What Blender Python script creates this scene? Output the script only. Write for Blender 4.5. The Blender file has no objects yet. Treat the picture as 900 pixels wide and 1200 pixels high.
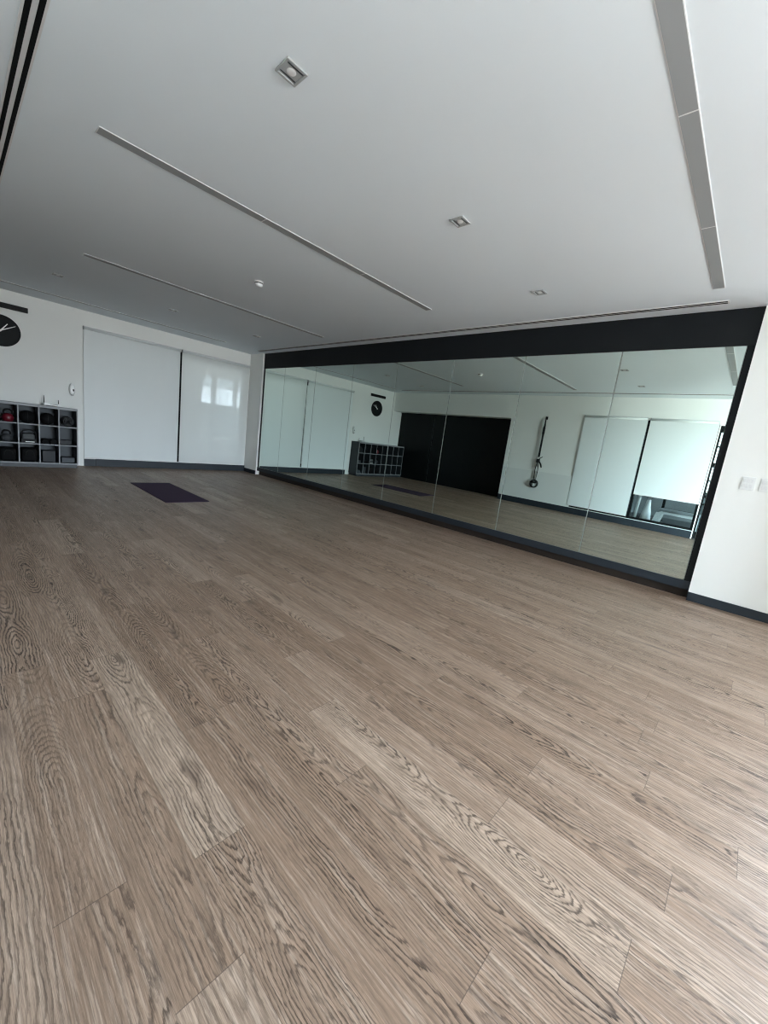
import bpy, bmesh, math, random
from mathutils import Matrix, Vector
random.seed(7)
S = bpy.context.scene
COL = S.collection
PI = math.pi

# ------------------------------------------------------------------ node helpers
class NG:
    def __init__(s, tree):
        s.t = tree
        s.n = tree.nodes
        s.l = tree.links
    def put(s, sock, v):
        if isinstance(v, bpy.types.NodeSocket):
            s.l.new(v, sock)
        elif v is not None:
            if hasattr(sock.default_value, '__len__') and not hasattr(v, '__len__'):
                v = [v] * len(sock.default_value)
            elif hasattr(v, '__len__') and len(v) == 3 and len(sock.default_value) == 4:
                v = (*v, 1)
            sock.default_value = v
    def m(s, op, a, b=None, c=None, clamp=False):
        n = s.n.new('ShaderNodeMath'); n.operation = op; n.use_clamp = clamp
        s.put(n.inputs[0], a)
        if b is not None: s.put(n.inputs[1], b)
        if c is not None: s.put(n.inputs[2], c)
        return n.outputs[0]
    def xyz(s, a, b=0.0, c=0.0):
        n = s.n.new('ShaderNodeCombineXYZ')
        for i, v in enumerate((a, b, c)): s.put(n.inputs[i], v)
        return n.outputs[0]
    def sep(s, v):
        n = s.n.new('ShaderNodeSeparateXYZ'); s.put(n.inputs[0], v); return n.outputs
    def noise(s, vec, scale=1.0, detail=2.0, rough=.5, dist=0.0):
        n = s.n.new('ShaderNodeTexNoise'); s.put(n.inputs['Vector'], vec)
        n.inputs['Scale'].default_value = scale; n.inputs['Detail'].default_value = detail
        n.inputs['Roughness'].default_value = rough; n.inputs['Distortion'].default_value = dist
        return n.outputs[0]
    def white(s, vec):
        n = s.n.new('ShaderNodeTexWhiteNoise'); n.noise_dimensions = '3D'
        s.put(n.inputs['Vector'], vec); return n.outputs
    def ramp(s, fac, stops, interp='LINEAR'):
        n = s.n.new('ShaderNodeValToRGB'); e = n.color_ramp; e.interpolation = interp
        while len(e.elements) < len(stops): e.elements.new(1.0)
        for el, (p, c) in zip(e.elements, stops):
            el.position = p
            el.color = (c, c, c, 1) if not hasattr(c, '__len__') else (*c[:3], 1)
        s.put(n.inputs[0], fac); return n.outputs[0]
    def mix(s, fac, a, b, mode='MIX'):
        n = s.n.new('ShaderNodeMix'); n.data_type = 'RGBA'; n.blend_type = mode
        s.put(n.inputs[0], fac); s.put(n.inputs[6], a); s.put(n.inputs[7], b)
        return n.outputs[2]
    def bump(s, h, strength=.2, dist=.002):
        n = s.n.new('ShaderNodeBump'); n.inputs['Strength'].default_value = strength
        n.inputs['Distance'].default_value = dist; s.put(n.inputs['Height'], h); return n.outputs[0]
    def pos(s):
        return s.n.new('ShaderNodeTexCoord').outputs['Object']

def new_mat(name):
    m = bpy.data.materials.new(name); m.use_nodes = True
    g = NG(m.node_tree); b = m.node_tree.nodes['Principled BSDF']
    return m, g, b

def pmat(name, col, rough=.5, metal=0.0, var=.06, scale=18.0, spec=.5, bump=0.0, bscale=200.0):
    """plain painted / plastic / metal surface with a little procedural unevenness"""
    m, g, b = new_mat(name)
    nz = g.noise(g.pos(), scale, 3)
    c = g.mix(nz, tuple(max(0, k * (1 - var)) for k in col), tuple(min(1, k * (1 + var)) for k in col))
    g.put(b.inputs['Base Color'], c)
    b.inputs['Roughness'].default_value = rough; b.inputs['Metallic'].default_value = metal
    b.inputs['Specular IOR Level'].default_value = spec
    if bump: g.put(b.inputs['Normal'], g.bump(g.noise(g.pos(), bscale, 2), bump, .001))
    return m

# ------------------------------------------------------------------ materials
M = {}
M['wall'] = pmat('wall_paint', (.82, .825, .80), .75, var=.012, scale=1.5, spec=.25, bump=.05, bscale=260)
M['wall2'] = pmat('lower_wall_board', (.73, .745, .73), .6, var=.012, scale=1.5)
M['ceiling'] = pmat('ceiling_paint', (.80, .855, .895), .85, var=.012, scale=1.2, spec=.2, bump=.05, bscale=260)
M['header'] = pmat('charcoal_panel', (.0085, .0105, .0125), .6, var=.08, scale=3, spec=.2)
M['base'] = pmat('charcoal_baseboard', (.022, .028, .036), .5, var=.08, scale=6, spec=.25)
M['toe'] = pmat('toe_kick_shade_brown', (.030, .022, .018), .6, spec=.2)  # brown puts the floor reflection and shadow gap below the plinth into the colour
M['closet'] = pmat('black_closet_laminate', (.005, .0065, .007), .5, var=.1, scale=2, spec=.2)
M['frame'] = pmat('dark_window_frame', (.005, .006, .0065), .55, spec=.15)
M['trimwhite'] = pmat('white_metal_trim', (.72, .72, .72), .45)
M['lampgrey'] = pmat('unlit_lamp_diffuser', (.31, .32, .325), .55, var=.02, scale=2)
M['fitgrey'] = pmat('satin_grey_fitting', (.40, .41, .41), .45)
M['slot'] = pmat('black_air_slot', (.004, .004, .0045), .8, spec=.15)
M['plastic'] = pmat('white_plastic', (.76, .77, .76), .35, var=.02)
M['blackpl'] = pmat('black_plastic', (.005, .005, .0055), .55, spec=.2)
M['clockface'] = pmat('clock_face', (.0085, .0095, .0105), .6, spec=.15)
M['handwhite'] = pmat('clock_hand_white', (.85, .85, .83), .4)
M['cubedge'] = pmat('grey_shelf_edge', (.24, .25, .26), .5, var=.03)
M['cubbody'] = pmat('dark_shelf_board', (.030, .034, .040), .5, var=.08, scale=5)
M['cubback'] = pmat('shelf_back_panel', (.048, .056, .064), .6, var=.1, scale=4)
M['red'] = pmat('red_vinyl', (.12, .006, .014), .4)
M['rubber'] = pmat('black_rubber', (.004, .004, .0045), .8, spec=.15, var=.2, bump=.2, bscale=150)
M['greyrub'] = pmat('grey_rubber', (.032, .034, .038), .7, var=.12)
M['chrome'] = pmat('brushed_steel', (.55, .56, .57), .3, 1.0)
M['clothgrey'] = pmat('grey_cloth', (.09, .095, .095), .9, var=.15, scale=30)
M['webbing'] = pmat('black_webbing', (.005, .0055, .0055), .8, var=.2, scale=80)
M['gymfloor'] = pmat('gym_rubber_floor', (.07, .08, .09), .55, var=.2, scale=60)
M['gymwall'] = pmat('gym_grey_wall', (.22, .24, .25), .7)
M['whitemetal'] = pmat('white_steel_tube', (.75, .77, .78), .35)
M['benchpad'] = pmat('grey_bench_vinyl', (.30, .32, .33), .5)

def mk_mat_mat():
    m, g, b = new_mat('purple_mat_foam')
    p = g.pos()
    nz = g.noise(p, 220, 2); lo = g.noise(p, 6, 3)
    c = g.mix(nz, (.050, .033, .060), (.070, .048, .082))
    c = g.mix(g.m('MULTIPLY', lo, .3), c, (.045, .027, .053))
    g.put(b.inputs['Base Color'], c); b.inputs['Roughness'].default_value = .9; b.inputs['Specular IOR Level'].default_value = .12
    g.put(b.inputs['Normal'], g.bump(nz, .4, .001)); return m
M['mat'] = mk_mat_mat()

def mk_mirror():
    m, g, b = new_mat('mirror_silvered_glass')
    b.inputs['Metallic'].default_value = 1.0; b.inputs['Roughness'].default_value = 0.0
    nz = g.noise(g.pos(), .8, 1)
    g.put(b.inputs['Base Color'], g.mix(nz, (.700, .815, .765), (.708, .822, .772))); return m
M['mirror'] = mk_mirror()
M['mirroredge'] = pmat('mirror_glass_edge', (.26, .32, .29), .3)

def mk_fabric(name, col, openness, sheen_rough=.42):
    m, g, b = new_mat(name)
    x, y, z = g.sep(g.pos())
    w1 = g.m('SINE', g.m('MULTIPLY', z, 1600)); w2 = g.m('SINE', g.m('MULTIPLY', g.m('ADD', x, y), 1600))
    wv = g.m('MULTIPLY', w1, w2)
    lo = g.noise(g.xyz(g.m('MULTIPLY', x, .8), g.m('MULTIPLY', y, 2.2), g.m('MULTIPLY', z, .5)), 1.6, 2)
    c = g.mix(lo, tuple(k * .97 for k in col), col)
    g.put(b.inputs['Base Color'], c); b.inputs['Roughness'].default_value = sheen_rough
    b.inputs['Specular IOR Level'].default_value = .3
    g.put(b.inputs['Normal'], g.bump(wv, .06, .0005))
    tl = g.n.new('ShaderNodeBsdfTranslucent'); g.put(tl.inputs[0], c)
    mt = g.n.new('ShaderNodeMixShader'); mt.inputs[0].default_value = .22
    g.l.new(b.outputs[0], mt.inputs[1]); g.l.new(tl.outputs[0], mt.inputs[2])
    g.l.new(mt.outputs[0], g.n['Material Output'].inputs['Surface'])
    if openness:
        tr = g.n.new('ShaderNodeBsdfTransparent'); mx = g.n.new('ShaderNodeMixShader')
        mx.inputs[0].default_value = openness
        g.l.new(mt.outputs[0], mx.inputs[1]); g.l.new(tr.outputs[0], mx.inputs[2])
        g.l.new(mx.outputs[0], g.n['Material Output'].inputs['Surface'])
    return m
M['blind'] = mk_fabric('blind_fabric', (.87, .905, .905), 0)
M['screen'] = mk_fabric('blind_screen_fabric', (.91, .94, .93), .22)

def mk_glass(name, tint, refl=1.0):
    m = bpy.data.materials.new(name); m.use_nodes = True
    g = NG(m.node_tree); out = g.n['Material Output']; g.n.remove(g.n['Principled BSDF'])
    tr = g.n.new('ShaderNodeBsdfTransparent'); gl = g.n.new('ShaderNodeBsdfGlossy')
    gl.inputs['Roughness'].default_value = 0.0
    nz = g.noise(g.pos(), 2, 1)
    g.put(tr.inputs[0], g.mix(nz, tint, tuple(k * .97 for k in tint)))
    fr = g.n.new('ShaderNodeFresnel'); fr.inputs[0].default_value = 1.4
    mx = g.n.new('ShaderNodeMixShader'); g.l.new(g.m('MULTIPLY', fr.outputs[0], refl), mx.inputs[0])
    g.l.new(tr.outputs[0], mx.inputs[1]); g.l.new(gl.outputs[0], mx.inputs[2])
    g.l.new(mx.outputs[0], out.inputs['Surface']); return m
M['glass'] = mk_glass('clear_window_glass', (.93, .95, .95))
M['brightpane'] = mk_glass('bright_pane_glass', (.42, .435, .435), .4)  # tint sets how bright the sky shows in these panes
M['frost'] = mk_glass('frosted_window_glass', (.13, .145, .145), .3)
M['midglass'] = mk_glass('tinted_window_glass', (.27, .285, .285), .4)

def mk_floor():
    m, g, b = new_mat('wood_vinyl_planks')
    W, L = .16, 1.30
    x, y, z = g.sep(g.pos())
    rowf = g.m('DIVIDE', g.m('ADD', y, 5.56), W)
    row = g.m('FLOOR', rowf); vf = g.m('FRACT', rowf)
    known = {2: 7.72, 3: 9.375, 4: 9.08, 5: 8.55, 6: 9.8, 7: 7.855, 8: 8.765, 9: 9.615, 10: 10.12, 11: 9.62, 12: 8.98,
             13: 9.98, 14: 9.35, 15: 8.6, 16: 9.94, 17: 9.2}
    stops = []
    for k in range(28):
        o = known.get(k, random.random() * L) % L / L
        stops.append((k / 28, o))
    near = g.ramp(g.m('DIVIDE', g.m('ADD', row, .5), 28.0), stops, 'CONSTANT')
    far = g.white(g.xyz(row, 3.3, 1.7))[0]
    off = g.m('MULTIPLY', near, L)
    isf = g.m('GREATER_THAN', row, 27.5)
    off = g.m('ADD', g.m('MULTIPLY', g.m('SUBTRACT', 1.0, isf), off), g.m('MULTIPLY', isf, g.m('MULTIPLY', far, L)))
    uf = g.m('DIVIDE', g.m('SUBTRACT', x, off), L)
    col = g.m('FLOOR', uf); u = g.m('MULTIPLY', g.m('FRACT', uf), L)
    wn = g.white(g.xyz(row, col, .37)); r1, r2, r3 = g.sep(wn[1])
    wn2 = g.white(g.xyz(col, row, 5.11)); q1, q2, q3 = g.sep(wn2[1])
    vy = g.m('MULTIPLY', g.m('SUBTRACT', vf, .5), W)
    ur = g.m('ADD', u, g.m('MULTIPLY', r1, 91.0))
    # height of the cut above the pith wanders along the plank: arches and long ovals
    d = g.m('MULTIPLY', g.m('SUBTRACT', g.noise(g.xyz(ur, g.m('MULTIPLY', r2, 50), 0), .85, 1.5), .5), .40)
    wig = g.m('MULTIPLY', g.m('SUBTRACT', g.noise(g.xyz(ur, 7.7, r3), 2.6, 2), .5), .055)
    yc = g.m('ADD', g.m('ADD', vy, g.m('MULTIPLY', g.m('SUBTRACT', r2, .5), .17)), wig)
    rad = g.m('SQRT', g.m('ADD', g.m('MULTIPLY', yc, yc), g.m('MULTIPLY', d, d)))
    wp = g.m('MULTIPLY', g.m('SUBTRACT', g.noise(g.xyz(g.m('MULTIPLY', ur, 7), g.m('MULTIPLY', vy, 28), r3), 1.0, 3, .6), .5), .020)
    wp2 = g.m('MULTIPLY', g.m('SUBTRACT', g.noise(g.xyz(g.m('MULTIPLY', ur, 30), g.m('MULTIPLY', vy, 190), r1), 1.0, 3, .65), .5), .010)
    rad = g.m('ADD', g.m('ADD', rad, wp), wp2)
    rings = g.m('FRACT', g.m('MULTIPLY', rad, g.m('ADD', 78.0, g.m('MULTIPLY', q2, 50.0))))
    line = g.ramp(rings, [(0, 0.35), (.10, .0), (.56, .06), (.78, .75), (.88, 1.0), (.96, .8), (1, .35)])
    # contrast of the figure: bold arches near the heart of the board, fading to plain straight grain at its side
    bold = g.ramp(rad, [(0, 1.0), (.055, .95), (.10, .62), (.17, .36)])
    pat = g.noise(g.xyz(g.m('MULTIPLY', ur, 2.2), g.m('MULTIPLY', vy, 9), r2), 1.0, 2)
    bold = g.m('MULTIPLY', bold, g.ramp(pat, [(.33, .36), (.58, 1.0)]))
    bold = g.m('MULTIPLY', bold, g.m('ADD', .68, g.m('MULTIPLY', q1, .5)))
    # pores, pale streaks and knots
    por = g.noise(g.xyz(g.m('MULTIPLY', ur, 16), g.m('MULTIPLY', vy, 560), r3), 1.0, 3, .7)
    por = g.ramp(por, [(.44, 0.0), (.60, 1.0)])
    por2 = g.noise(g.xyz(g.m('MULTIPLY', ur, 4.5), g.m('MULTIPLY', vy, 150), r2), 1.0, 4, .68)
    por2 = g.ramp(por2, [(.36, 0.0), (.64, 1.0)])
    wide = g.noise(g.xyz(g.m('MULTIPLY', ur, 1.3), g.m('MULTIPLY', vy, 34), q1), 1.0, 3, .6)
    wide = g.ramp(wide, [(.30, 0.0), (.70, 1.0)])
    knot = g.noise(g.xyz(g.m('MULTIPLY', ur, 3.0), g.m('MULTIPLY', vy, 13), q2), 1.0, 2)
    knot = g.ramp(knot, [(.64, 0.0), (.76, 1.0)])
    tone = g.ramp(q3, [(0, (.360, .243, .172)), (.5, (.420, .292, .212)), (.85, (.490, .350, .262)), (1, (.640, .485, .375))])
    dark = (.034, .021, .014)
    c = g.mix(g.m('MULTIPLY', wide, .40), tone, (.205, .138, .097))
    pale = g.noise(g.xyz(g.m('MULTIPLY', ur, 2.6), g.m('MULTIPLY', vy, 60), q3), 1.0, 4, .65)
    pale = g.ramp(pale, [(.50, 0.0), (.66, 1.0)])
    c = g.mix(g.m('MULTIPLY', pale, .50), c, (.66, .52, .42))
    c = g.mix(g.m('MULTIPLY', por2, .50), c, (.115, .074, .051))
    c = g.mix(g.m('MULTIPLY', por, .42), c, (.100, .066, .046))
    c = g.mix(g.m('MULTIPLY', g.m('MULTIPLY', line, bold), .92), c, dark)
    c = g.mix(g.m('MULTIPLY', knot, .62), c, (.070, .045, .033))
    # seams
    ev = g.m('MULTIPLY', g.m('MINIMUM', vf, g.m('SUBTRACT', 1.0, vf)), W)
    eu = g.m('MINIMUM', u, g.m('SUBTRACT', L, u))
    sv = g.m('LESS_THAN', ev, .0007); su = g.m('LESS_THAN', eu, .0011)
    seam = g.m('MAXIMUM', g.m('MULTIPLY', sv, .5), su)
    c = g.mix(g.m('MULTIPLY', seam, .6), c, (.06, .043, .033))
    g.put(b.inputs['Base Color'], c)
    rg = g.m('ADD', .40, g.m('MULTIPLY', g.m('MULTIPLY', line, bold), .12))
    g.put(b.inputs['Roughness'], rg); b.inputs['Specular IOR Level'].default_value = .28
    sl = g.noise(g.xyz(g.m('MULTIPLY', x, 3), g.m('MULTIPLY', y, 9), 0), 1.0, 2)
    h = g.m('SUBTRACT', g.m('MULTIPLY', sl, 1.2), g.m('ADD', g.m('ADD', g.m('MULTIPLY', por, .18), g.m('MULTIPLY', g.m('MULTIPLY', line, bold), .22)), g.m('MULTIPLY', seam, .6)))
    g.put(b.inputs['Normal'], g.bump(h, .32, .0016))
    return m
M['floor'] = mk_floor()

# ------------------------------------------------------------------ mesh helpers
def link(o, parent=None):
    COL.objects.link(o)
    if parent: o.parent = parent
    return o

def box(bm, x0, x1, y0, y1, z0, z1, mi=0, bev=0.0, seg=2):
    r = bmesh.ops.create_cube(bm, size=1.0)
    vs = r['verts']
    for v in vs:
        v.co = Vector((x0 + (v.co.x + .5) * (x1 - x0), y0 + (v.co.y + .5) * (y1 - y0), z0 + (v.co.z + .5) * (z1 - z0)))
    fs = set(f for v in vs for f in v.link_faces)
    for f in fs: f.material_index = mi
    if bev:
        es = list(set(e for v in vs for e in v.link_edges))
        rb = bmesh.ops.bevel(bm, geom=es, offset=bev, segments=seg, profile=.5, affect='EDGES')
        for f in rb['faces']: f.material_index = mi
    return vs

def tube(bm, pts, r, seg=10, mi=0, closed=False):
    """round tube along points; r a number or one radius per point"""
    pts = [Vector(p) for p in pts]; n = len(pts); rings = []
    up = Vector((0, 0, 1))
    prev = None
    for i, p in enumerate(pts):
        a = pts[(i - 1) % n] if (i or closed) else p
        b = pts[(i + 1) % n] if (i < n - 1 or closed) else p
        t = (b - a).normalized()
        if prev is None:
            s = t.cross(up)
            if s.length < 1e-3: s = t.cross(Vector((1, 0, 0)))
        else:
            s = prev - t * prev.dot(t)
        s.normalize(); prev = s
        q = t.cross(s)
        rr = r[i] if hasattr(r, '__len__') else r
        rings.append([bm.verts.new(p + s * rr * math.cos(2 * PI * k / seg) + q * rr * math.sin(2 * PI * k / seg)) for k in range(seg)])
    for i in range(n if closed else n - 1):
        A, B = rings[i], rings[(i + 1) % n]
        for k in range(seg):
            f = bm.faces.new((A[k], A[(k + 1) % seg], B[(k + 1) % seg], B[k])); f.material_index = mi; f.smooth = True
    if not closed:
        for R_, rev in ((rings[0], True), (rings[-1], False)):
            f = bm.faces.new(R_[::-1] if rev else R_); f.material_index = mi

def lathe(bm, prof, seg=32, mi=0, mat=Matrix.Identity(4)):
    """surface of revolution about local z; prof = [(r, z), ...]"""
    rings = []
    for r, z in prof:
        if r < 1e-6: rings.append([bm.verts.new(mat @ Vector((0, 0, z)))])
        else: rings.append([bm.verts.new(mat @ Vector((r * math.cos(2 * PI * k / seg), r * math.sin(2 * PI * k / seg), z))) for k in range(seg)])
    for A, B in zip(rings[:-1], rings[1:]):
        for k in range(seg):
            k2 = (k + 1) % seg
            if len(A) == 1 and len(B) == 1: continue
            if len(A) == 1: f = bm.faces.new((A[0], B[k], B[k2]))
            elif len(B) == 1: f = bm.faces.new((A[k], A[k2], B[0]))
            else: f = bm.faces.new((A[k], A[k2], B[k2], B[k]))
            f.material_index = mi; f.smooth = True

def prism(bm, poly, h0, h1, axis='z', mi=0):
    """closed polygon of 2D points, extruded along an axis between h0 and h1"""
    def P(a, b, h):
        return {'z': (a, b, h), 'x': (h, a, b), 'y': (a, h, b)}[axis]
    A = [bm.verts.new(P(a, b, h0)) for a, b in poly]; B = [bm.verts.new(P(a, b, h1)) for a, b in poly]
    n = len(poly); fs = [bm.faces.new(A[::-1]), bm.faces.new(B)]
    for i in range(n): fs.append(bm.faces.new((A[i], A[(i + 1) % n], B[(i + 1) % n], B[i])))
    for f in fs: f.material_index = mi

def obj(name, bm, mats, parent=None, loc=None, smooth=False):
    bmesh.ops.recalc_face_normals(bm, faces=bm.faces)
    me = bpy.data.meshes.new(name); bm.to_mesh(me); bm.free()
    if not isinstance(mats, (list, tuple)): mats = [mats]
    for m in mats: me.materials.append(m if not isinstance(m, str) else M[m])
    if smooth:
        for p in me.polygons: p.use_smooth = True
    o = bpy.data.objects.new(name, me)
    if loc: o.location = loc
    return link(o, parent)

def thing(name, label, cat, loc=(0, 0, 0), rz=0.0, group=None):
    o = bpy.data.objects.new(name, None); o.empty_display_size = .1
    o.location = loc; o.rotation_euler = (0, 0, rz)
    o['label'] = label; o['category'] = cat
    if group: o['group'] = group
    return link(o)

def tag(o, label, cat, group=None):
    o['label'] = label; o['category'] = cat
    if group: o['group'] = group
    return o

def struct(name, bm, mats, parent=None):
    o = obj(name, bm, mats, parent)
    if parent is None: o['kind'] = 'structure'
    return o

def copy_tree(o, parent=None):
    c = o.copy(); COL.objects.link(c)
    if parent: c.parent = parent
    for ch in list(o.children): copy_tree(ch, c)
    return c

def B(): return bmesh.new()

def holed(bm, a0, a1, z0, z1, holes, mk):
    """wall slab over [a0,a1]x[z0,z1] minus rectangular holes (h0,h1,hz0,hz1); mk(a,b,za,zb) adds one block"""
    xs = sorted({a0, a1, *[h[0] for h in holes], *[h[1] for h in holes]})
    for p, q in zip(xs[:-1], xs[1:]):
        hs = sorted([h for h in holes if h[0] < q - 1e-6 and h[1] > p + 1e-6], key=lambda h: h[2])
        z = z0
        for h in hs:
            if h[2] > z + 1e-6: mk(p, q, z, h[2])
            z = h[3]
        if z < z1 - 1e-6: mk(p, q, z, z1)

# ------------------------------------------------------------------ room numbers (metres)
H = 3.0
XR = 16.0            # right wall
YB = -5.56           # back wall
YM = .053            # mirror plane
T = .2               # wall thickness

# ------------------------------------------------------------------ the setting
bm = B(); box(bm, -T, XR + T, YB - .62, .3, -.12, 0); struct('floor', bm, 'floor')
bm = B(); box(bm, -T, XR + T, YB - .62, .3, H, H + .12); struct('ceiling', bm, 'ceiling')

bm = B()
holed(bm, YB - .62, 3.0, 0, H, [(-3.44, -.06, .16, 2.68)], lambda a, b, c, d: box(bm, -T, 0, a, b, c, d))
struct('wall_left', bm, 'wall')

bm = B()
box(bm, 0, .615, 0, .3, 0, H)
FW = (11.6, 15.7, .10, 2.6)     # unseen window added in the front wall to bring in daylight
holed(bm, 9.77, XR, 0, H, [FW], lambda a, b, c, d: box(bm, a, b, 0, .3, c, d))
box(bm, .615, 9.77, .12, .3, 0, H)
struct('wall_front', bm, 'wall')
bm = B(); box(bm, 11.1, 11.45, -.46, 0, 0, H); struct('light_block_column', bm, 'wall')  # unseen column added to keep right window light off the switch wall

ALC = 4.58           # the closet alcove ends here
bm = B()
holed(bm, ALC, XR, 0, H, [(6.60, 9.26, .17, 2.50), (9.28, 10.9, 0, 2.46)], lambda a, b, c, d: box(bm, a, b, YB - T, YB, c, d))
box(bm, 0, ALC, YB - T, YB, 2.36, H)
box(bm, ALC, ALC + .12, YB - .62, YB - T, 0, H)
struct('wall_back', bm, 'wall')
bm = B(); box(bm, 0, ALC, YB - .62, YB - .50, 0, 2.36); box(bm, 0, ALC, YB - .50, YB - T, 2.36, 2.5); struct('wall_alcove', bm, 'wall')

RW = (-3.3, -.15, .12, 2.7)    # window of the right wall
bm = B()
holed(bm, YB - .62, .3, 0, H, [RW], lambda a, b, c, d: box(bm, XR, XR + T, a, b, c, d))
struct('wall_right', bm, 'wall')

# skirting
bm = B()
box(bm, 0, .016, -3.5, 0, 0, .145); box(bm, 0, .03, -3.30, 0, .0, .150)
struct('baseboard_left', bm, 'base')
bm = B()
box(bm, .03, .615, -.014, 0, 0, .095); box(bm, 9.77, XR, -.014, 0, 0, .092)
struct('baseboard_front', bm, 'base')
bm = B(); box(bm, ALC, 9.26, YB, YB + .016, 0, .16); box(bm, 10.92, XR, YB, YB + .016, 0, .1); struct('baseboard_back', bm, 'base')
bm = B(); box(bm, XR - .014, XR, YB, -.02, 0, .1); struct('baseboard_right', bm, 'base')
# low wall panel with a thin shadow line at its upper edge
bm = B(); box(bm, ALC + .02, 6.55, YB, YB + .026, .16, .965); struct('trim_1', bm, 'wall2')

# left windows behind the blinds: dark frames and glass
def window(name, axis, a0, a1, z0, z1, c0, c1, mull, fw=.06, glass='glass', rails=()):
    """frame in a wall opening; the opening runs along `axis` from a0 to a1"""
    def bx(b, p, q, z_, zz, d0=c0, d1=c1):
        if axis == 'y': box(b, d0, d1, p, q, z_, zz)
        else: box(b, p, q, d0, d1, z_, zz)
    f = B()
    bx(f, a0, a1, z0, z0 + fw); bx(f, a0, a1, z1 - fw, z1)
    bx(f, a0, a0 + fw, z0 + fw, z1 - fw); bx(f, a1 - fw, a1, z0 + fw, z1 - fw)
    for mpos in mull: bx(f, mpos - fw / 2, mpos + fw / 2, z0 + fw, z1 - fw)
    edges = [a0 + fw / 2] + list(mull) + [a1 - fw / 2]
    for p, q in zip(edges[:-1], edges[1:]):
        for r in rails: bx(f, p + fw / 2, q - fw / 2, r - .025, r + .025)
    fo = struct(name, f, 'frame')
    cm = (c0 + c1) / 2
    for p, q in zip(edges[:-1], edges[1:]):
        gl = B(); bx(gl, p + fw / 2, q - fw / 2, z0 + fw, z1 - fw, cm - .004, cm + .004)
        obj('pane', gl, glass, fo)
    return fo
window('window_1', 'y', -3.44, -.06, .16, 2.68, -.14, -.04, [-1.69], .10)
window('window_2', 'x', 6.60, 9.26, .17, 2.50, YB - .14, YB - .05, [7.98], .05)
window('window_3', 'y', RW[0], RW[1], RW[2], RW[3], XR + .05, XR + .12, [-2.25, -1.2], .07)
window('window_front_added', 'x', FW[0], FW[1], FW[2], FW[3], .12, .2, [12.97, 14.33], .07)

# passage behind the left wall with its own outside windows, seen through the screen blind
bm = B()
PW = [(-.36, -.04, .22, 2.47), (.05, .63, .22, 2.47), (.70, 1.02, .22, 2.47)]
holed(bm, -6.0, 3.0, -.12, H, PW, lambda a, b, c, d: box(bm, -2.15, -2.0, a, b, c, d))
struct('wall_passage', bm, 'wall')
bm = B(); box(bm, -2.0, -T, -6.0, 3.0, -.12, 0); struct('floor_passage', bm, 'gymfloor')
bm = B(); box(bm, -2.15, -T, -6.0, 3.0, H, H + .12); struct('ceiling_passage', bm, 'ceiling')
bm = B(); box(bm, -2.0, -T, -6.12, -6.0, -.12, H); box(bm, -2.0, -T, 3.0, 3.12, -.12, H); struct('wall_passage_end', bm, 'wall')
f = B()
for a, b, c, d in PW:
    for z0, z1 in ((2.18, 2.21), (1.67, 1.70), (.64, .66)): box(f, -2.12, -2.04, a, b, z0, z1)
w4 = struct('window_4', f, 'trimwhite')
for a, b, c, d in PW:
    for z0, z1, gm in ((2.21, d, 'midglass'), (1.70, 2.18, 'brightpane'), (.76, 1.67, 'frost'), (.66, .76, 'midglass'), (c, .64, 'frost')):
        p = B(); box(p, -2.085, -2.075, a, b, z0, z1); obj('pane', p, gm, w4)

# closet of the alcove: flat black sliding leaves
dr = B(); box(dr, 0.0, ALC, YB - .50, YB - .47, 0, .02); box(dr, 0, ALC, YB - .50, YB - .43, 2.33, 2.36)
d1 = struct('door_1', dr, 'closet')
lw = ALC / 3
for k in range(3):
    lf = B(); yo = -.47 if k % 2 else -.45
    box(lf, k * lw + (.004 if k else 0), (k + 1) * lw - .004, YB + yo - .025, YB + yo, .02, 2.33)
    lo = obj('door_leaf', lf, 'closet', d1)
    hb = B(); box(hb, (k + .93) * lw - .012, (k + .93) * lw + .012, YB + yo, YB + yo + .012, .95, 1.2, bev=.003)
    obj('pull_handle', hb, 'frame', lo)

# glazed door into the gym beside the camera
f = B()
for p, q in ((9.28, 9.298), (10.855, 10.9)): box(f, p, q, YB - .14, YB - .03, 0, 2.46)
box(f, 9.298, 10.855, YB - .14, YB - .03, 2.40, 2.46); box(f, 10.07, 10.11, YB - .14, YB - .03, 0, 2.40)
d2 = struct('door_2', f, 'frame')
for p, q in ((9.298, 10.07), (10.11, 10.855)):
    lf = B()
    for a, b in ((p, p + .012), (q - .05, q)): box(lf, a, b, YB - .11, YB - .06, .02, 2.395)
    for z0, z1 in ((.02, .16), (2.33, 2.395), (.92, .98), (1.62, 1.68)): box(lf, p + .012, q - .05, YB - .11, YB - .06, z0, z1)
    lo = obj('door_leaf', lf, 'frame', d2)
    gp = B(); box(gp, p + .012, q - .05, YB - .089, YB - .081, .16, 2.33); obj('pane', gp, 'glass', lo)
    hb = B(); hx = q - .025 if p < 10 else p + .03
    tube(hb, [(hx, YB - .06, .95), (hx, YB - .02, .95), (hx, YB - .02, 1.25), (hx, YB - .06, 1.25)], .009, 8); obj('door_handle', hb, 'chrome', lo)

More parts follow.
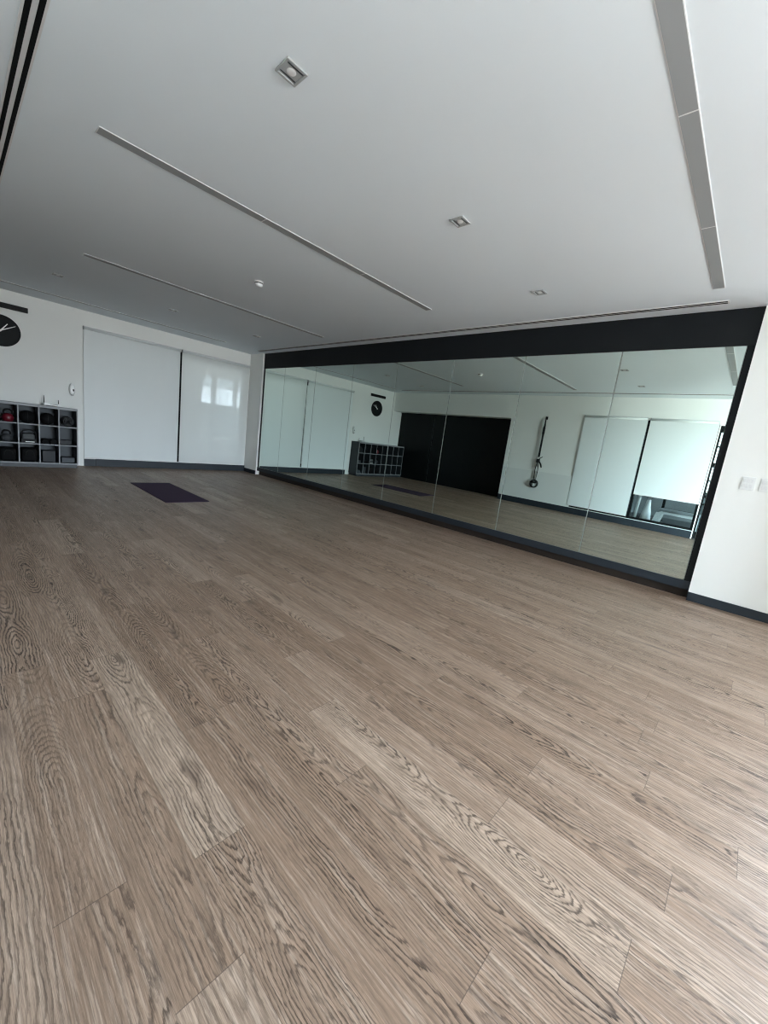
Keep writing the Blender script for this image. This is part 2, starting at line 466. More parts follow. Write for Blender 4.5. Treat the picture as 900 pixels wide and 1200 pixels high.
# the gym behind the back wall
GX0, GX1, GY = ALC + .12, 13.4, -9.6
bm = B(); box(bm, GX0, GX1, GY, YB - T, -.12, 0); box(bm, 9.28, 10.9, YB - T, YB - .62 + .62, -.001, .0005); struct('floor_gym', bm, 'gymfloor')
bm = B(); box(bm, GX0, GX1, GY, YB - T, H, H + .12); struct('ceiling_gym', bm, 'ceiling')
bm = B(); box(bm, GX0 - .12, GX0, GY, YB - .62, 0, H); struct('wall_gym_left', bm, 'gymwall')
bm = B()
holed(bm, GX0 - .12, GX1, 0, H, [(8.7, 9.25, .9, 2.75)], lambda a, b, c, d: box(bm, a, b, GY - T, GY, c, d))
struct('wall_gym_back', bm, 'gymwall')
window('window_slit_added', 'x', 8.7, 9.25, .9, 2.75, GY - .13, GY - .05, [], .05, 'midglass', (1.3, 1.72, 2.3))  # added window, gives the bright slits at the mirror's right edge
bm = B()
holed(bm, GY - T, YB - T, 0, H, [(-9.3, -6.3, 1.1, 2.6)], lambda a, b, c, d: box(bm, GX1, GX1 + T, a, b, c, d))
struct('wall_gym_right', bm, 'gymwall')
window('window_5', 'y', -9.3, -6.3, 1.1, 2.6, GX1 + .05, GX1 + .13, [-8.3, -7.3], .06)

# ------------------------------------------------------------------ mirror wall
mf = thing('mirror_surround', 'long charcoal frame around the wall of mirrors, deep band on top', 'mirror frame', (.615, .12, 0))
def child_box(name, x0, x1, y0, y1, z0, z1, mat, par, bev=0):
    b = B(); o = par.location
    box(b, x0 - o.x, x1 - o.x, y0 - o.y, y1 - o.y, z0 - o.z, z1 - o.z, bev=bev)
    return obj(name, b, mat, par)
child_box('header_panel', .617, 9.768, .04, .118, 2.644, 2.998, 'header', mf)
child_box('side_post', .617, .66, .045, .118, .19, 2.644, 'header', mf)
child_box('side_post', 9.707, 9.768, .045, .118, .19, 2.644, 'header', mf)
child_box('base_plinth', .617, 9.768, .035, .118, .098, .19, 'base', mf)
child_box('toe_kick', .617, 9.768, .10, .118, 0, .098, 'toe', mf)
EDG = [.66, 1.55, 2.74, 3.93, 5.08, 6.255, 7.42, 8.60, 9.707]
mlabel = [
    'narrowest mirror panel, at the far left end of the mirror wall',
    'second mirror panel from the left end, showing the pale blinds',
    'third mirror panel from the left end, showing white wall beside blind',
    'mirror panel showing the round clock and the cubby shelf',
    'mirror panel showing the dark closet, fourth from the right end',
    'mirror panel showing the closet edge, third from the right end',
    'mirror panel showing the hanging black strap, second from the right end',
    'largest looking mirror panel, at the right end beside the light switches']
for i in range(8):
    b = B(); x0, x1 = EDG[i] + .0025, EDG[i + 1] - .0025
    ch = .0030
    z0, z1 = .1905, 2.6435
    y0, y1 = YM, YM + .012
    # flat silvered face with a narrow polished edge all round
    fr = [bm_v for bm_v in (b.verts.new((x0 + ch, y0, z0 + ch)), b.verts.new((x1 - ch, y0, z0 + ch)), b.verts.new((x1 - ch, y0, z1 - ch)), b.verts.new((x0 + ch, y0, z1 - ch)))]
    mid = [b.verts.new((x0, y0 + .003, z0)), b.verts.new((x1, y0 + .003, z0)), b.verts.new((x1, y0 + .003, z1)), b.verts.new((x0, y0 + .003, z1))]
    bk = [b.verts.new((x0, y1, z0)), b.verts.new((x1, y1, z0)), b.verts.new((x1, y1, z1)), b.verts.new((x0, y1, z1))]
    b.faces.new(fr)
    for k in range(4):
        k2 = (k + 1) % 4
        f1 = b.faces.new((fr[k], fr[k2], mid[k2], mid[k])); f1.material_index = 1
        f2 = b.faces.new((mid[k], mid[k2], bk[k2], bk[k])); f2.material_index = 1
    f3 = b.faces.new(bk[::-1]); f3.material_index = 1
    o = obj('mirror', b, ['mirror', 'mirroredge'])
    tag(o, mlabel[i], 'mirror', 'mirror panels of the mirror wall')

# ------------------------------------------------------------------ roller blinds
def blind(axis, a0, a1, z0, z1, face, sgn, mat, label, group, top_bracket=True):
    """axis 'y': hangs on a wall x=face; 'x': hangs on a wall y=face; sgn towards the room"""
    cx = (a0 + a1) / 2; hw = (a1 - a0) / 2
    t = thing('roller_blind', label, 'blind', (face, cx, z0) if axis == 'y' else (cx, face, z0), 0, group)
    def bx(b, p, q, d0, d1, s, e, bev=0):
        d0, d1 = sorted((d0 * sgn, d1 * sgn))
        if axis == 'y': box(b, d0, d1, p, q, s, e, bev=bev)
        else: box(b, p, q, d0, d1, s, e, bev=bev)
    h = z1 - z0
    b = B(); bx(b, -hw, hw, .030, .0312, .012, h - .05); obj('fabric', b, mat, t)
    b = B(); bx(b, -hw, hw, .024, .038, 0, .020, .004); obj('bottom_bar', b, 'plastic', t)
    b = B()
    P = (lambda a, d, z: (d * sgn, a, z)) if axis == 'y' else (lambda a, d, z: (a, d * sgn, z))
    tube(b, [P(-hw + .012, .034, h - .035), P(hw - .012, .034, h - .035)], .026, 14); obj('roller', b, 'blind', t)
    for e in (-1, 1):
        b = B(); bx(b, e * hw - .006, e * hw + .006, 0.0, .062, h - .066, h - .002, .002)
        obj('bracket', b, 'plastic' if e > 0 else 'lampgrey', t)
    b = B(); bx(b, -hw, hw, .001, .028, h - .004, h + .006); obj('head_rail', b, 'trimwhite', t)
    return t
GB = 'white roller blinds of the left wall'
blind('y', -3.50, -1.716, .160, 2.715, 0, 1, 'blind', 'wide white roller blind on left wall, next to the cubby shelf', GB)
blind('y', -1.676, -.028, .160, 2.715, 0, 1, 'screen', 'white screen roller blind in the room corner, bright window showing through', GB)
GB2 = 'white roller blinds of the back wall'
blind('x', 6.57, 7.955, .215, 2.545, YB, 1, 'blind', 'fully lowered white blind in the mirror, nearest the hanging strap', GB2)
blind('x', 8.005, 9.255, .765, 2.545, YB, 1, 'blind', 'partly raised white blind in the mirror, dark glass showing below it', GB2)

# ------------------------------------------------------------------ ceiling fittings
def linear_light(x, y0, y1, label, w=.085):
    n = 3; L = y1 - y0
    t = thing('linear_ceiling_light', label, 'ceiling light', (x, y0, H), 0, 'long recessed ceiling lights')
    b = B()
    e = .004
    box(b, -w / 2 - e, -w / 2, -e, L + e, -.0035, 0); box(b, w / 2, w / 2 + e, -e, L + e, -.0035, 0)
    box(b, -w / 2, w / 2, -e, 0, -.005, 0); box(b, -w / 2, w / 2, L, L + e, -.005, 0)
    for k in (1, 2): box(b, -w / 2, w / 2, L * k / n - .004, L * k / n + .004, -.005, 0)
    obj('frame', b, 'trimwhite', t)
    for k in range(n):
        b = B(); box(b, -w / 2, w / 2, L * k / n + (.004 if k else 0), L * (k + 1) / n - (.004 if k < n - 1 else 0), -.0042, 0)
        obj('diffuser', b, 'lampgrey', t)
    return t
linear_light(9.44, -4.03, -.575, 'wide looking grey light strip on the ceiling, top right of the photo', .078)
linear_light(6.52, -4.62, -1.07, 'long grey light strip across the middle of the ceiling')
linear_light(3.685, -4.17, -.575, 'thin light strip on the ceiling, second from the wall with blinds')
linear_light(.70, -4.72, -1.0, 'thin light strip on the ceiling closest to the clock wall', .06)

def slot_diffuser(x0, x1, y0, y1, label):
    t = thing('slot_diffuser', label, 'air vent', (x0, y0, H), 0, 'black slot air diffusers of the ceiling')
    L = x1 - x0; w = y1 - y0
    sl = w * .25; gap = w * .25; e = (w - 2 * sl - gap) / 2
    b = B()
    box(b, 0, L, 0, e, -.006, 0); box(b, 0, L, e + sl, e + sl + gap, -.006, 0); box(b, 0, L, w - e, w, -.006, 0)
    box(b, 0, .012, e, e + sl, -.006, 0); box(b, 0, .012, e + sl + gap, w - e, -.006, 0)
    box(b, L - .012, L, e, e + sl, -.006, 0); box(b, L - .012, L, e + sl + gap, w - e, -.006, 0)
    obj('frame', b, 'trimwhite', t)
    for k in (0, 1):
        b = B(); y = e + k * (sl + gap); box(b, .012, L - .012, y, y + sl, -.0075, 0); obj('slot', b, 'slot', t)
slot_diffuser(.74, 9.50, -.235, -.155, 'long double slot air vent on the ceiling along the mirror wall')
slot_diffuser(.74, 9.50, -5.052, -4.966, 'double black slot air vent at the top left corner of the photo')

def downlight(x, y, label):
    t = thing('square_downlight', label, 'downlight', (x, y, H), 0, 'square ceiling downlights')
    s = .052
    b = B()
    for a in (-1, 1):
        box(b, a * s - .006, a * s + .006, -s - .006, s + .006, -.008, 0); box(b, -s + .006, s - .006, a * s - .006, a * s + .006, -.008, 0)
    obj('frame', b, 'fitgrey', t)
    b = B(); box(b, -s + .006, s - .006, -s + .006, s - .006, -.003, 0)
    for a in (-1, 1): box(b, a * .034 - .003, a * .034 + .003, -s + .008, s - .008, -.0045, -.003, 1)
    obj('baffle', b, ['fitgrey', 'base'], t)
    b = B(); lathe(b, [(0, -.007), (.012, -.007), (.02, -.006), (.024, -.003)], 20); obj('lens', b, 'trimwhite', t)
downlight(7.965, -4.13, 'nearest and largest square downlight, at the top of the photo')
downlight(7.98, -2.61, 'square ceiling downlight in the middle of its row of three')
downlight(7.99, -1.08, 'small square ceiling downlight closest to the mirror, right half of photo')
downlight(2.24, -4.20, 'faint square downlight on the far ceiling, above the clock side')
downlight(2.24, -2.66, 'faint square downlight on the far ceiling, above the wide blind')
downlight(2.19, -1.07, 'small square downlight near the far corner between blinds and mirror')

t = thing('smoke_detector', 'round white smoke detector hanging below the ceiling', 'smoke detector', (5.09, -2.67, H))
b = B(); lathe(b, [(0, 0), (.055, 0), (.055, -.012), (.05, -.016)], 32); obj('base', b, 'trimwhite', t)
b = B(); lathe(b, [(.05, -.016), (.05, -.034), (.042, -.05), (.025, -.058), (0, -.06)], 32); obj('cap', b, 'plastic', t)
b = B(); lathe(b, [(.0505, -.018), (.0515, -.021), (.0515, -.026), (.0505, -.029)], 32); obj('vent_ring', b, 'blackpl', t)

# ------------------------------------------------------------------ left wall fittings
ck = thing('wall_clock', 'round black wall clock with two white hands and no numerals', 'clock', (0, -4.665, 2.315))
RX = Matrix.Rotation(PI / 2, 4, 'Y')
b = B(); lathe(b, [(0, 0), (.262, 0), (.262, .022), (.256, .028), (.252, .028), (.248, .02)], 64, 0, RX); obj('case', b, 'blackpl', ck)
b = B(); lathe(b, [(.249, .018), (.1, .019), (0, .019)], 64, 0, RX); obj('face', b, 'clockface', ck)
def hand(ang, ln, tail, w0, w1, x):
    s, c = math.sin(ang), math.cos(ang)
    pts = [(-w0, -tail), (w0, -tail), (w1, ln), (-w1, ln)]
    b = B(); prism(b, [(p * c + q * s, -p * s + q * c) for p, q in pts], x, x + .003, 'x'); return b
obj('hour_hand', hand(math.radians(36), .155, .03, .011, .006, .021), 'handwhite', ck)
obj('minute_hand', hand(math.radians(60), .225, .04, .009, .004, .025), 'handwhite', ck)
b = B(); lathe(b, [(.016, .018), (.016, .031), (.012, .033), (0, .033)], 24, 0, RX); obj('hub', b, 'handwhite', ck)

t = thing('wall_bar', 'long flat black bar mounted on the wall above the clock', 'wall bar', (0, -4.655, 2.735))
b = B(); box(b, .012, .05, -.355, .355, -.043, .043, bev=.006); obj('body', b, 'blackpl', t)
for e in (-.2, .2):
    b = B(); box(b, 0, .014, e - .03, e + .03, -.025, .025); obj('wall_mount', b, 'frame', t)

t = thing('wall_dispenser', 'oval white wall dispenser with a small black window, right of the clock', 'dispenser', (0, -3.685, 1.49))
b = B()
prof = [(.048 * math.cos(a) , .115 * math.sin(a)) for a in [2 * PI * k / 40 for k in range(40)]]
rings = []
for sc, xx in ((1, 0), (1, .035), (.96, .055), (.82, .068), (.5, .074)):
    rings.append([b.verts.new((xx, p * sc, q * sc)) for p, q in prof])
for A_, C_ in zip(rings[:-1], rings[1:]):
    for k in range(40):
        f = b.faces.new((A_[k], A_[(k + 1) % 40], C_[(k + 1) % 40], C_[k])); f.smooth = True
b.faces.new(rings[-1]); b.faces.new(rings[0][::-1]); obj('body', b, 'plastic', t)
b = B(); box(b, .066, .0765, .004, .026, -.035, .005, bev=.003); obj('window', b, 'blackpl', t)
b = B(); box(b, .03, .062, -.02, .02, -.118, -.09, bev=.004); obj('nozzle', b, 'lampgrey', t)

# ------------------------------------------------------------------ cubby shelf
CY1, CY0, CN = -3.665, -5.93, 8
CX, CZ0, CZ1 = .40, .075, 1.115
cub = thing('cubby_shelf', 'dark cubby shelf with pale edges along the left wall, below the clock', 'shelf', (.2, (CY0 + CY1) / 2, 0))
cw = (CY1 - CY0) / CN; ch = (CZ1 - CZ0) / 3; th = .018
def shelf_board(b, x0, x1, y0, y1, z0, z1):
    o = cub.location
    vs = box(b, x0 - o.x, x1 - o.x, y0 - o.y, y1 - o.y, z0, z1)
    for f in set(f for v in vs for f in v.link_faces):
        if f.calc_center_median().x > x1 - o.x - .0005: f.material_index = 1
BM2 = ['cubbody', 'cubedge']
b = B(); shelf_board(b, 0.012, CX, CY0, CY1, CZ1 - .03, CZ1 + .012); obj('top_board', b, BM2, cub)
b = B(); shelf_board(b, 0.012, CX, CY0, CY1, CZ0 - .01, CZ0 + .012); obj('bottom_board', b, BM2, cub)
for yy in (CY0, CY1 - th):
    b = B(); shelf_board(b, 0.012, CX, yy, yy + th, CZ0 + .012, CZ1 - .03); obj('side_panel', b, BM2, cub)
for k in range(1, CN):
    b = B(); yy = CY0 + k * cw - th / 2; shelf_board(b, .02, CX - .003, yy, yy + th, CZ0 + .012, CZ1 - .03); obj('divider', b, BM2, cub)
for j in (1, 2):
    for k in range(CN):
        b = B(); zz = CZ0 + j * ch - th / 2
        y0 = CY0 + k * cw + th / 2; y1 = CY0 + (k + 1) * cw - th / 2
        if k == 0: y0 = CY0 + th
        if k == CN - 1: y1 = CY1 - th
        shelf_board(b, .02, CX - .003, y0, y1, zz, zz + th); obj('shelf_board', b, BM2, cub)
b = B(); o = cub.location; box(b, .012 - o.x, .020 - o.x, CY0 + th - o.y, CY1 - th - o.y, CZ0 + .012, CZ1 - .03); obj('back_panel', b, 'cubback', cub)
b = B(); box(b, .03 - o.x, CX + .012 - o.x, CY0 + .02 - o.y, CY1 - .02 - o.y, 0, CZ0 - .01); obj('plinth', b, 'cubbody', cub)

def cell(col, row):
    """col 0 = nearest the blinds, row 0 = top; centre y and the floor height of that cubby"""
    y = CY1 - (col + .5) * cw
    z = [CZ0 + 2 * ch + th / 2, CZ0 + ch + th / 2, CZ0 + .012][row] + .0015
    return y, z

def kettlebell(col, row, mat, label, r=.075, dx=.22, dy=0):
    y, z = cell(col, row)
    t = thing('kettlebell', label, 'kettlebell', (dx, y + dy, z), 0, 'kettlebells in the cubbies')
    b = B(); k = r
    lathe(b, [(0, 0), (k * .62, 0), (k * .86, k * .3), (k, k * .85), (k * .86, k * 1.38), (k * .5, k * 1.72), (0, k * 1.8)], 28); obj('body', b, mat, t)
    b = B(); pts = []
    for i in range(15):
        a = PI * (-.08 + 1.16 * i / 14); pts.append((0, math.cos(a) * k * .72, k * 1.75 + math.sin(a) * k * .78 + .01))
    tube(b, pts, k * .19, 10); obj('handle', b, 'rubber', t)
    return t
kettlebell(3, 0, 'red', 'red kettlebell with black handle in the top row cubby at photo edge', .08, .27, .02)
kettlebell(3, 1, 'greyrub', 'grey kettlebell with black handle in the middle row cubby at photo edge', .072, .27, -.01)

def med_ball(col, row, label, r=.10):
    y, z = cell(col, row)
    t = thing('medicine_ball', label, 'medicine ball', (.2, y, z), 0, 'medicine balls in the cubbies')
    b = B(); lathe(b, [(r * math.sin(PI * k / 18), r - r * math.cos(PI * k / 18)) for k in range(19)], 32); obj('shell', b, 'rubber', t)
    b = B(); pts = [(math.cos(2 * PI * k / 32) * (r - .0025), 0, r + math.sin(2 * PI * k / 32) * (r - .0025)) for k in range(32)]
    tube(b, pts, .003, 6, closed=True)
    obj('seam', b, 'greyrub', t)
med_ball(2, 0, 'black medicine ball in the top row, third cubby from the blinds', .112)
med_ball(1, 0, 'black medicine ball in the top row, second cubby from the blinds', .108)

# rolled mat lying in the top right cubby
y, z = cell(0, 0)
t = thing('rolled_mat', 'dark rolled exercise mat in the top cubby nearest the blinds', 'rolled mat', (.21, y, z))
b = B(); n = 90; inner = []; outer = []
for k in range(n):
    a = 6.5 * PI * k / (n - 1); rr = .016 + .070 * k / (n - 1)
    for lst, dr in ((inner, -.0045), (outer, .0045)): lst.append((math.cos(a) * (rr + dr), .1 + math.sin(a) * (rr + dr)))
b2 = [(p, q) for p, q in inner] + [(p, q) for p, q in outer[::-1]]
va = [[b.verts.new((xx, p, q)) for p, q in inner] for xx in (-.15, .16)]; vb = [[b.verts.new((xx, p, q)) for p, q in outer] for xx in (-.15, .16)]
for k in range(n - 1):
    b.faces.new((va[0][k], va[0][k + 1], va[1][k + 1], va[1][k])); b.faces.new((vb[0][k], vb[1][k], vb[1][k + 1], vb[0][k + 1]))
    for s in (0, 1): b.faces.new((va[s][k], vb[s][k], vb[s][k + 1], va[s][k + 1]))
for k in (0, n - 1): b.faces.new((va[0][k], va[1][k], vb[1][k], vb[0][k]))
obj('roll', b, 'greyrub', t, (0, 0, .0))
b = B(); tube(b, [(.02, math.cos(2 * PI * k / 28) * .0925, .1 + math.sin(2 * PI * k / 28) * .0925) for k in range(28)], .0035, 6, closed=True); obj('strap', b, 'rubber', t)

# dumbbells in the middle row, second cubby
def dumbbell(loc, rz, label):
    t = thing('dumbbell', label, 'dumbbell', loc, rz, 'dumbbells in the cubbies')
    b = B(); tube(b, [(-.05, 0, .045), (0, 0, .045), (.05, 0, .045)], [.013, .016, .013], 12); obj('grip', b, 'chrome', t)
    for e in (-1, 1):
        b = B(); poly = [(.045 / math.cos(PI / 6) * math.cos(PI / 3 * k + PI / 6 + PI / 6 * 0), .045 + .045 / math.cos(PI / 6) * math.sin(PI / 3 * k + PI / 6 * 0)) for k in range(6)]
        poly = [(.052 * math.cos(PI / 3 * k), .045 + .052 * math.sin(PI / 3 * k)) for k in range(6)]
        prism(b, poly, e * .045 if e > 0 else -.105, .105 if e > 0 else -.045, 'x'); obj('head', b, 'rubber', t)
y, z = cell(1, 1)
dumbbell((.30, y - .062, z), 0, 'left black dumbbell in the middle row, second cubby from the blinds')
dumbbell((.30, y + .058, z), 0, 'right black dumbbell in the middle row, second cubby from the blinds')

# bin with handle, middle row, third cubby
y, z = cell(2, 1)
t = thing('storage_basket', 'black basket with arched handle and grey cloth in middle row cubby', 'basket', (.22, y, z))
b = B()
box(b, -.14, .14, -.10, .10, 0, .006)
for s in (-1, 1): box(b, -.14, .14, s * .10 - .003, s * .10 + .003, .006, .07); box(b, s * .14 - .003, s * .14 + .003, -.097, .097, .006, .07)
obj('body', b, 'blackpl', t)
b = B(); tube(b, [(.12, -.10, .07)] + [(.12, math.cos(PI * (1 - k / 12)) * .10, .16 + math.sin(PI * k / 12) * .075) for k in range(13)] + [(.12, .10, .07)], .012, 8); obj('handle', b, 'blackpl', t)
b = B()
box(b, -.12, .11, -.085, .085, .006, .16, bev=.03, seg=4); obj('cloth', b, 'clothgrey', t, smooth=True)
b = B(); box(b, .1435, .1465, -.05, .075, .012, .026); obj('label_strip', b, 'plastic', t)

def duffel(col, row, label, mat='rubber', w=.11, h=.24):
    y, z = cell(col, row)
    t = thing('gym_bag', label, 'bag', (.2, y, z), 0, 'bags in the bottom cubbies')
    b = B(); box(b, -.15, .17, -w, w, 0, h, bev=.05, seg=5); obj('body', b, mat, t, smooth=True)
    b = B(); tube(b, [(.165, -w * .5, h * .45), (.178, -w * .5, h * .7), (.18, -w * .2, h * .86), (.18, w * .2, h * .86), (.178, w * .5, h * .7), (.165, w * .5, h * .45)], .008, 8); obj('handle', b, 'webbing', t)
duffel(2, 2, 'black bag filling the bottom row, third cubby from the blinds')
duffel(3, 2, 'black bag in the bottom row cubby at the photo edge', h=.23)

# foam blocks
def block(col, row, mat, label, dy=0, dz=0, sx=.13, sy=.1, sz=.075, lean=0):
    y, z = cell(col, row)
    b = B(); box(b, -sx, sx, -sy, sy, 0, sz, bev=.008, seg=3)
    o = obj('foam_block', b, mat, None, (.2, y + dy, z + dz)); tag(o, label, 'foam block', 'foam blocks in the cubbies'); return o
block(1, 2, 'greyrub', 'upright grey foam block in the bottom row, second cubby from the blinds', 0, 0, .1, .095, .21)
block(0, 2, 'cubback', 'low dark foam block in the bottom cubby nearest the blinds', 0, 0, .12, .1, .1)
block(0, 1, 'greyrub', 'low grey foam block in the middle row cubby nearest the blinds', -.03, 0, .1, .085, .085)

# router on top of the shelf
t = thing('router', 'small white router with two black antennas on top of the cubby shelf', 'router', (.16, -4.02, CZ1 + .012))
b = B(); box(b, -.075, .075, -.115, .115, .006, .05, bev=.008, seg=3)
for px in (-.06, .06):
    for py in (-.1, .1): box(b, px - .008, px + .008, py - .008, py + .008, 0, .008)
obj('body', b, 'plastic', t)
b = B(); box(b, .0745, .0765, -.03, .09, .026, .034); obj('port_strip', b, 'blackpl', t)
for py, hh in ((-.1, .13), (.112, .075)):
    b = B(); tube(b, [(-.06, py, .045), (-.06, py, .06), (-.06, py, .05 + hh)], [.007, .007, .005], 8); obj('antenna', b, 'blackpl', t)

# ------------------------------------------------------------------ exercise mat on the floor
b = B(); hx, hy, r = .885, .315, .012
out = []
for cx_, cy_, a0 in ((hx - r, hy - r, 0), (-hx + r, hy - r, PI / 2), (-hx + r, -hy + r, PI), (hx - r, -hy + r, 1.5 * PI)):
    for k in range(6): out.append((cx_ + r * math.cos(a0 + PI / 2 * k / 5), cy_ + r * math.sin(a0 + PI / 2 * k / 5)))
prism(b, out, 0, .008)
o = obj('exercise_mat', b, 'mat', None, (3.045, -2.94, 0)); o.rotation_euler = (0, 0, math.radians(-.6))
tag(o, 'dark purple exercise mat lying flat on the wooden floor', 'exercise mat')

# ------------------------------------------------------------------ switches by the mirror
def switch_plate(x, label):
    t = thing('light_switch', label, 'light switch', (x, 0, 1.312), 0, 'white switch plates right of the mirror')
    b = B(); box(b, -.052, .052, -.010, 0, -.066, .066, bev=.004, seg=2); obj('plate', b, 'plastic', t)
    for r in (-1, 1):
        for k in (-1, 0, 1):
            b = B(); box(b, k * .028 - .011, k * .028 + .011, -.015, -.009, r * .026 - .017, r * .026 + .017, bev=.0025); obj('rocker', b, 'trimwhite', t)
switch_plate(9.995, 'white switch plate on the wall right of the mirror, the left one')
switch_plate(10.135, 'white switch plate cut off by the right photo edge')

# ------------------------------------------------------------------ suspension strap on the back wall
t = thing('suspension_trainer', 'black suspension strap hanging on the back wall, seen in the mirror', 'suspension trainer', (5.60, YB, 0))
b = B(); box(b, -.03, .03, 0, .012, 2.37, 2.45, bev=.003); tube(b, [(0, .012, 2.41), (0, .035, 2.40), (0, .04, 2.38)], .008, 8); obj('anchor', b, 'blackpl', t)
b = B(); tube(b, [(0, .05, 2.39), (.002, .05, 2.25), (0, .045, 2.18)], [.014, .022, .03], 8); obj('carabiner_loop', b, 'webbing', t)
b = B(); box(b, -.024, .024, .038, .062, 1.36, 2.20, bev=.004); box(b, -.034, .030, .036, .066, 1.98, 2.16, bev=.006); obj('main_strap', b, 'webbing', t)
b = B(); box(b, -.045, .045, .03, .075, 1.20, 1.31, bev=.012, seg=3); tube(b, [(.03, .055, 1.25), (.09, .05, 1.16), (.12, .05, 1.08)], [.018, .022, .016], 8)
tube(b, [(.02, .05, 1.31), (.10, .05, 1.37)], [.012, .012], 8); obj('buckle', b, 'webbing', t)
for e in (-1, 1):
    b = B(); tube(b, [(e * .015, .05, 1.22), (e * .04, .05, 1.0), (e * .028, .05, .74)], .011, 8); obj('strap_end', b, 'webbing', t)
for e in (-1, 1):
    b = B(); yy = .05 + e * .022
    tube(b, [(math.cos(2 * PI * k / 28) * .098, yy, .62 + math.sin(2 * PI * k / 28) * .098) for k in range(28)], .017, 8, closed=True)
    hd = obj('handle_ring', b, 'webbing', t)
    b = B(); tube(b, [(-.09, yy, .66), (.09, yy, .66)], .022, 10); obj('grip', b, 'blackpl', hd)
b = B(); lathe(b, [(0, -.02), (.045, -.02), (.055, 0), (.045, .02), (0, .02)], 24, 0, Matrix.Translation((0, .05, .585)) @ Matrix.Rotation(PI / 2, 4, 'X')); obj('foot_cradle', b, 'whitemetal', t)

# ------------------------------------------------------------------ gym things glimpsed through the low glass
t = thing('weight_bench', 'pale weight bench with white legs, seen under the raised blind', 'bench', (8.85, -6.75, 0), math.radians(8))
b = B(); box(b, -.42, .42, -.14, .14, .40, .47, bev=.02, seg=3); obj('seat_pad', b, 'benchpad', t)
b = B(); prism(b, [(-.46, .36), (-.34, .36), (-.42, .02), (-.54, .02)], -.12, -.09, 'y'); prism(b, [(-.46, .36), (-.34, .36), (-.42, .02), (-.54, .02)], .09, .12, 'y')
box(b, -.54, -.42, -.2, .2, 0, .03); box(b, -.40, .40, -.03, .03, .33, .40); obj('rear_frame', b, 'whitemetal', t)
b = B(); box(b, .32, .40, -.04, .04, .03, .36); box(b, .28, .44, -.22, .22, 0, .035); obj('front_leg', b, 'whitemetal', t)
t = thing('exercise_machine', 'white and black exercise machine at left below the raised blind', 'exercise machine', (8.0, -7.3, 0))
b = B(); box(b, -.25, .25, -.5, .5, 0, .08, bev=.01); obj('base', b, 'blackpl', t)
b = B(); tube(b, [(-.14, .2, .08), (-.12, .2, .5), (-.1, .2, 1.2)], .04, 10); obj('column', b, 'whitemetal', t)
b = B(); lathe(b, [(0, .08), (.13, .08), (.10, .3), (.07, .42), (.05, .6), (0, .62)], 20, 0, Matrix.Translation((.1, .15, 0))); obj('cover', b, 'whitemetal', t)
b = B(); box(b, -.02, .2, -.1, .25, .68, .74, bev=.02); obj('saddle', b, 'blackpl', t)
b = B(); box(b, .07, .13, .11, .17, .60, .70); obj('saddle_post', b, 'chrome', t)
t = thing('dumbbell_rack', 'dark steel rack in the gym behind the pale bench', 'rack', (9.2, -8.2, 0))
for e in (-.9, .9):
    b = B(); box(b, e - .03, e + .03, -.25, .25, 0, .05); box(b, e - .03, e + .03, -.03, .03, .05, 1.0); obj('upright', b, 'frame', t)
for zz in (.35, .65, .95):
    b = B(); box(b, -.87, .87, -.2, .2, zz, zz + .03); obj('shelf', b, 'frame', t)

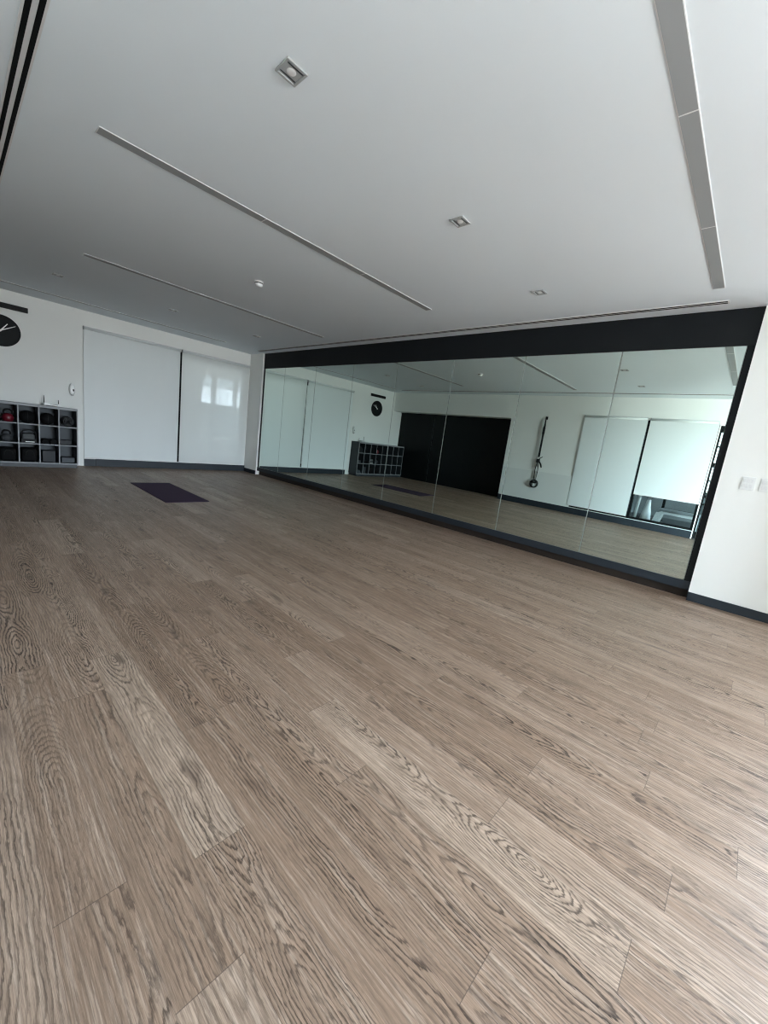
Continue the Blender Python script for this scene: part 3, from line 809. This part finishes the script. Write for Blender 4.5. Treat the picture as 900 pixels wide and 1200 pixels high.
# ------------------------------------------------------------------ daylight, plus an added passage fill
W = bpy.data.worlds.new('sky'); S.world = W; W.use_nodes = True
g = NG(W.node_tree); bg = g.n['Background']
tc = g.n.new('ShaderNodeTexCoord'); _, _, zz = g.sep(tc.outputs['Generated'])
skyc = g.ramp(g.m('MULTIPLY_ADD', zz, .5, .5), [(0, (.45, .455, .46)), (.485, (.47, .475, .48)), (.515, (.82, .90, 1.0)), (.75, (.66, .82, 1.0)), (1, (.5, .7, 1.0))])
g.put(bg.inputs[0], skyc); bg.inputs[1].default_value = 8.0
lp = bpy.data.lights.new('passage_fill', 'AREA'); lp.shape = 'RECTANGLE'; lp.size = 1.2; lp.size_y = 4.0; lp.energy = 5; lp.color = (.95, .98, 1.0)  # added fill light, keeps the passage behind the screen blind from going dark
lo = bpy.data.objects.new('passage_fill', lp); lo.location = (-1.1, -1.2, H - .02); COL.objects.link(lo)
def portal(loc, rot, sx, sy):
    l = bpy.data.lights.new('window_portal', 'AREA'); l.shape = 'RECTANGLE'; l.size = sx; l.size_y = sy
    l.cycles.is_portal = True
    o = bpy.data.objects.new('window_portal', l); o.location = loc; o.rotation_euler = rot; COL.objects.link(o)
portal((XR + .02, (RW[0] + RW[1]) / 2, (RW[2] + RW[3]) / 2), (0, PI / 2, 0), RW[3] - RW[2], RW[1] - RW[0])
portal(((FW[0] + FW[1]) / 2, .27, (FW[2] + FW[3]) / 2), (-PI / 2, 0, 0), FW[1] - FW[0], FW[3] - FW[2])
portal((GX1 + .02, -7.8, 1.85), (0, PI / 2, 0), 1.5, 3.0)

# ------------------------------------------------------------------ camera
yaw, pit, rol = math.radians(41.9152), math.radians(-10.1478), math.radians(7.26945)
cyw, syw, cp, sp = math.cos(yaw), math.sin(yaw), math.cos(pit), math.sin(pit)
fw = Vector((-syw * cp, cyw * cp, sp)); rt = Vector((cyw, syw, 0)); up = rt.cross(fw)
r2 = rt * math.cos(rol) + up * math.sin(rol); u2 = up * math.cos(rol) - rt * math.sin(rol)
cam = bpy.data.cameras.new('camera'); co = bpy.data.objects.new('camera', cam); COL.objects.link(co)
Rm = Matrix((r2, u2, -fw)).transposed().to_4x4()
co.matrix_world = Matrix.Translation((10.0456, -5.3589, 1.2830)) @ Rm
cam.sensor_fit = 'VERTICAL'; cam.sensor_height = 36.0; cam.lens = 36.0 * 467.415 / 1200.0
cam.clip_start = .02; cam.clip_end = 200
S.camera = co

S.view_settings.view_transform = 'Standard'; S.view_settings.look = 'None'
S.view_settings.gamma = 1.0; S.view_settings.use_curve_mapping = False
S.view_settings.exposure = 3.15
S.cycles.filter_width = 1.15
S.cycles.max_bounces = 14; S.cycles.diffuse_bounces = 8; S.cycles.glossy_bounces = 6; S.cycles.transparent_max_bounces = 16
S.cycles.sample_clamp_indirect = 6.0
S.cycles.caustics_reflective = False; S.cycles.caustics_refractive = False
